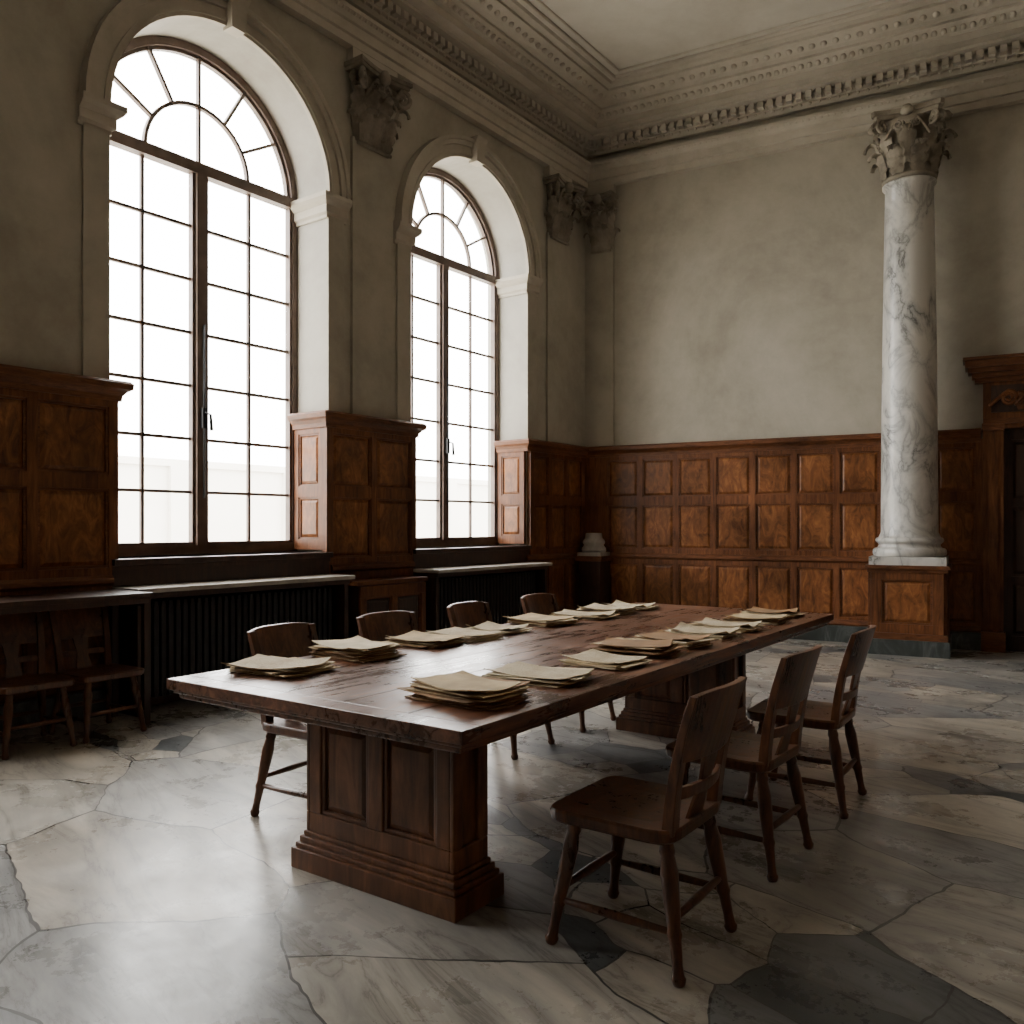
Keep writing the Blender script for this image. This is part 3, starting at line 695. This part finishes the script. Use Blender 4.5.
# ------------------------------------------------------------------ chairs (facing +Y)
def chair_mesh():
    mb = MB(); SH = .465
    W, Dp = .235, .235
    def outline(z, s, dip=0):
        pts = []
        for k in range(28):
            a = 2 * PI * k / 28; ca, sa = math.cos(a), math.sin(a); e = .26
            x = math.copysign(abs(ca) ** e, ca) * W * s * (1.0 + .05 * sa); y = math.copysign(abs(sa) ** e, sa) * Dp * s
            pts.append((x, y + .02, z))
        return pts
    secs = [outline(SH - .048, .94), outline(SH - .038, .985), outline(SH - .010, 1.0), outline(SH, .985), outline(SH - .003, .86), outline(SH - .010, .6), outline(SH - .012, .2)]
    mb.loft(secs, M_chair, smooth=False)
    legs = {}
    for sx in (-1, 1):
        for sy in (-1, 1):
            top = Vector((sx * .165, sy * .165, SH - .035)); bot = Vector((sx * .22, sy * .235, 0))
            fr_ = [0, .05, .10, .13, .25, .45, .62, .66, .70, .86, .93, .95, .98, 1]
            rd = [.020, .022, .026, .022, .029, .026, .021, .025, .020, .017, .019, .024, .021, .016]
            mb.tube([top.lerp(bot, q) for q in fr_], rd, M_chair, 12); legs[(sx, sy)] = (top, bot)
    def lp(k, z): t, b_ = legs[k]; q = (t.z - z) / t.z; return t.lerp(b_, q)
    for sx in (-1, 1):
        p, q = lp((sx, -1), .15), lp((sx, 1), .15)
        mb.tube([p, p.lerp(q, .5), q], [.011, .016, .011], M_chair, 8)
    for sy, z in ((-1, .19), (1, .19)):
        p, q = lp((-1, sy), z), lp((1, sy), z); mb.tube([p, p.lerp(q, .5), q], [.011, .016, .011], M_chair, 8)
    def post(q, sx):
        y = -.185 - .03 * q - .065 * q * q; x = sx * (.178 + .02 * q); z = SH - .02 + q * .45; return Vector((x, y, z))
    for sx in (-1, 1):
        secs = []
        for k in range(8):
            q = k / 7; c = post(q, sx); w = .025 - .004 * q; d = .020 - .007 * q
            secs.append([(c.x - w, c.y - d, c.z), (c.x + w, c.y - d, c.z), (c.x + w, c.y + d, c.z), (c.x - w, c.y + d, c.z)])
        mb.loft(secs, M_chair)
    def board(q0, q1, ext, th, arch, drop=0):
        secs = []
        for k in range(13):
            u = -1 + 2 * k / 12; x = u * (.195 + ext); bow = -.035 * (1 - u * u)
            q1_ = q1 + arch * (1 - u ** 4); a = post(q0, 1); b_ = post(q1_, 1)
            secs.append([(x, a.y + bow - th, a.z), (x, a.y + bow + th, a.z), (x, b_.y + bow + th, b_.z), (x, b_.y + bow - th, b_.z)])
        mb.loft(secs, M_chair)
    board(.52, 1.0, .015, .012, .03); board(.24, .33, -.012, .009, 0)
    secs = []
    for k in range(5):
        q = .02 + .54 * k / 4; c = post(q, 1); y = c.y - .028 * min(1, q * 3); w = .05 + .012 * math.cos(k / 4 * 2 * PI)
        secs.append([(-w, y - .007, c.z), (w, y - .007, c.z), (w, y + .007, c.z), (-w, y + .007, c.z)])
    mb.loft(secs, M_chair)
    o = mb.obj('wooden_chair', bevel=.003); return o
proto = chair_mesh(); first = [True]
def chair(x, y, fx, fy, tw=0, sz=1.0):
    if first[0]: o = proto; first[0] = False
    else:
        o = bpy.data.objects.new('wooden_chair', proto.data); sc.collection.objects.link(o)
        md = o.modifiers.new('bevel', 'BEVEL'); md.width = .003; md.segments = 2; md.limit_method = 'ANGLE'; md.angle_limit = math.radians(50)
    o.location = (x, y, 0.0); o.rotation_euler = (0, 0, math.atan2(fy, fx) - PI / 2 + math.radians(tw)); o.scale = (sz, sz, sz); return o
for (x, y, tw) in ((.45, 2.93, 0), (.985, 3.70, -2), (1.53, 4.42, 2)): chair(x, y, -tv.x, -tv.y, tw)
for u, tw in ((-1.37, 3), (-.64, -4), (.16, 2), (.99, 0)):
    p = TC + tu * u - tv * .73; chair(p.x, p.y, tv.x, tv.y, tw)
for t_, n_, tw in ((7.29, .58, 2), (7.76, .58, -2)):
    p = LW(t_, n_, 0); chair(p.x, p.y, nl.x, nl.y, tw, .93)

# ------------------------------------------------------------------ paper stacks
def stack(u, v, n, w, d, rot, mats, mess=5, thick=1.0):
    mb = MB(); z = 0.0
    for k in range(n):
        th = random.uniform(.0012, .0045) * thick; a = math.radians(random.gauss(0, mess)); ox, oy = random.gauss(0, .012), random.gauss(0, .012)
        ww, dd = w * random.uniform(.88, 1.04) / 2, d * random.uniform(.88, 1.04) / 2
        mat = random.choice(mats); G = 8; vs = []; fs = []; ph = random.random() * 6; lift = random.uniform(.004, .012) if k == n - 1 else random.uniform(0, .003)
        if k == n - 1 and M_folder not in mats: mat = M_script
        for t in (0, 1):
            for i in range(G + 1):
                for j in range(G + 1):
                    x = -ww + 2 * ww * i / G; y = -dd + 2 * dd * j / G
                    if i in (0, G): x += random.uniform(-.0025, .0025)
                    if j in (0, G): y += random.uniform(-.0025, .0025)
                    c = (abs(i / G - .5) * 2) ** 3 * (abs(j / G - .5) * 2) ** 2
                    zz = z + t * th + lift * (c * 1.6 + .4 * (1 + math.sin(ph + i * .9 + j * .5)) * (abs(j / G - .5) * 2) ** 2)
                    vs.append((ox + x * math.cos(a) - y * math.sin(a), oy + x * math.sin(a) + y * math.cos(a), zz))
        S = (G + 1) ** 2
        for i in range(G):
            for j in range(G):
                q = i * (G + 1) + j; fs.append((q, q + 1, q + G + 2, q + G + 1)); fs.append((S + q, S + q + 1, S + q + G + 2, S + q + G + 1))
        for i in range(G):
            for (p, r) in ((i, i + 1), (i + G * (G + 1), i + 1 + G * (G + 1)), (i * (G + 1), (i + 1) * (G + 1)), (i * (G + 1) + G, (i + 1) * (G + 1) + G)):
                fs.append((p, r, S + r, S + p))
        mb.add(vs, fs, mat); z += th + .0006
    o = mb.obj('paper_stack'); p = TC + tu * u + tv * v
    o.location = (p.x, p.y, TZ + .0005); o.rotation_euler = (0, 0, TROT + math.radians(rot)); return o
P1 = [M_paper, M_paper2]; P2 = [M_paper, M_folder, M_paper2]; P3 = [M_folder, M_paper, M_folder]
for u, v, n, w, d, r, m, ms in (
    (-1.76, -.56, 9, .30, .40, 6, P1, 7), (-1.27, -.60, 15, .28, .36, -5, P2, 7), (-.74, -.60, 10, .28, .34, 4, P2, 7), (-.42, -.58, 7, .27, .38, -6, P1, 6),
    (-.08, -.60, 7, .26, .32, 8, P1, 7), (.42, -.60, 9, .30, .36, -3, P2, 6), (.92, -.58, 8, .28, .38, 5, P1, 6), (1.30, -.60, 9, .28, .36, -4, P1, 6), (1.66, -.58, 7, .27, .36, 3, P1, 5),
    (-1.76, .50, 17, .26, .38, -4, P3, 7), (-1.27, .48, 7, .27, .38, 5, P1, 5), (-.76, .52, 6, .26, .34, -3, P1, 5), (-.34, .48, 14, .28, .36, 4, P3, 6),
    (.02, .50, 10, .24, .36, -6, P2, 6), (.48, .48, 7, .27, .36, 4, P1, 6), (.84, .50, 8, .26, .36, -4, P1, 5), (1.36, .50, 8, .26, .36, 3, P2, 5), (1.78, .48, 8, .24, .36, -3, P2, 5)):
    stack(u, v, n, w, d, r, m, ms, 1.2)

# ------------------------------------------------------------------ courtyard
mb = MB(LW); mb.add([(-40, -.7, -.4), (60, -.7, -.4), (60, -60, -.4), (-40, -60, -.4)], [(0, 1, 2, 3)], M_outgr); mb.obj('courtyard_ground')
mb = MB(LW)
mb.box(-40, 60, -16.5, -16, -.4, 3.1, M_outst); mb.box(-40, 60, -16.6, -15.9, 3.1, 3.3, M_outst)
for k in range(-10, 16): mb.box(k * 4, k * 4 + .6, -16, -15.85, -.4, 3.1, M_outst)
mb.obj('garden_wall')

# ------------------------------------------------------------------ light
w = bpy.data.worlds.new('overcast_sky'); sc.world = w; w.use_nodes = True
bg = w.node_tree.nodes['Background']; bg.inputs[0].default_value = (1.0, 0.985, 0.95, 1); bg.inputs[1].default_value = 19.0
for i, c in enumerate(WC):
    ld = bpy.data.lights.new('portal', 'AREA'); ld.shape = 'RECTANGLE'; ld.size = 2 * HW; ld.size_y = SPR + HW - SILL
    ld.cycles.is_portal = True
    lo = bpy.data.objects.new('sky_portal', ld); sc.collection.objects.link(lo)
    lo.location = LW(c, -.60, (SPR + HW + SILL) / 2)
    lo.rotation_euler = Vector((nl.x, nl.y, 0)).to_track_quat('-Z', 'Z').to_euler()

# ------------------------------------------------------------------ camera
cd = bpy.data.cameras.new('camera'); cd.sensor_width = 36; cd.lens = 850 / 1024 * 36; cd.shift_y = 13 / 1024; cd.clip_start = .05; cd.clip_end = 200
co = bpy.data.objects.new('camera', cd); sc.collection.objects.link(co); co.location = (0, 0, 1.42); co.rotation_euler = (PI / 2, 0, 0)
sc.camera = co
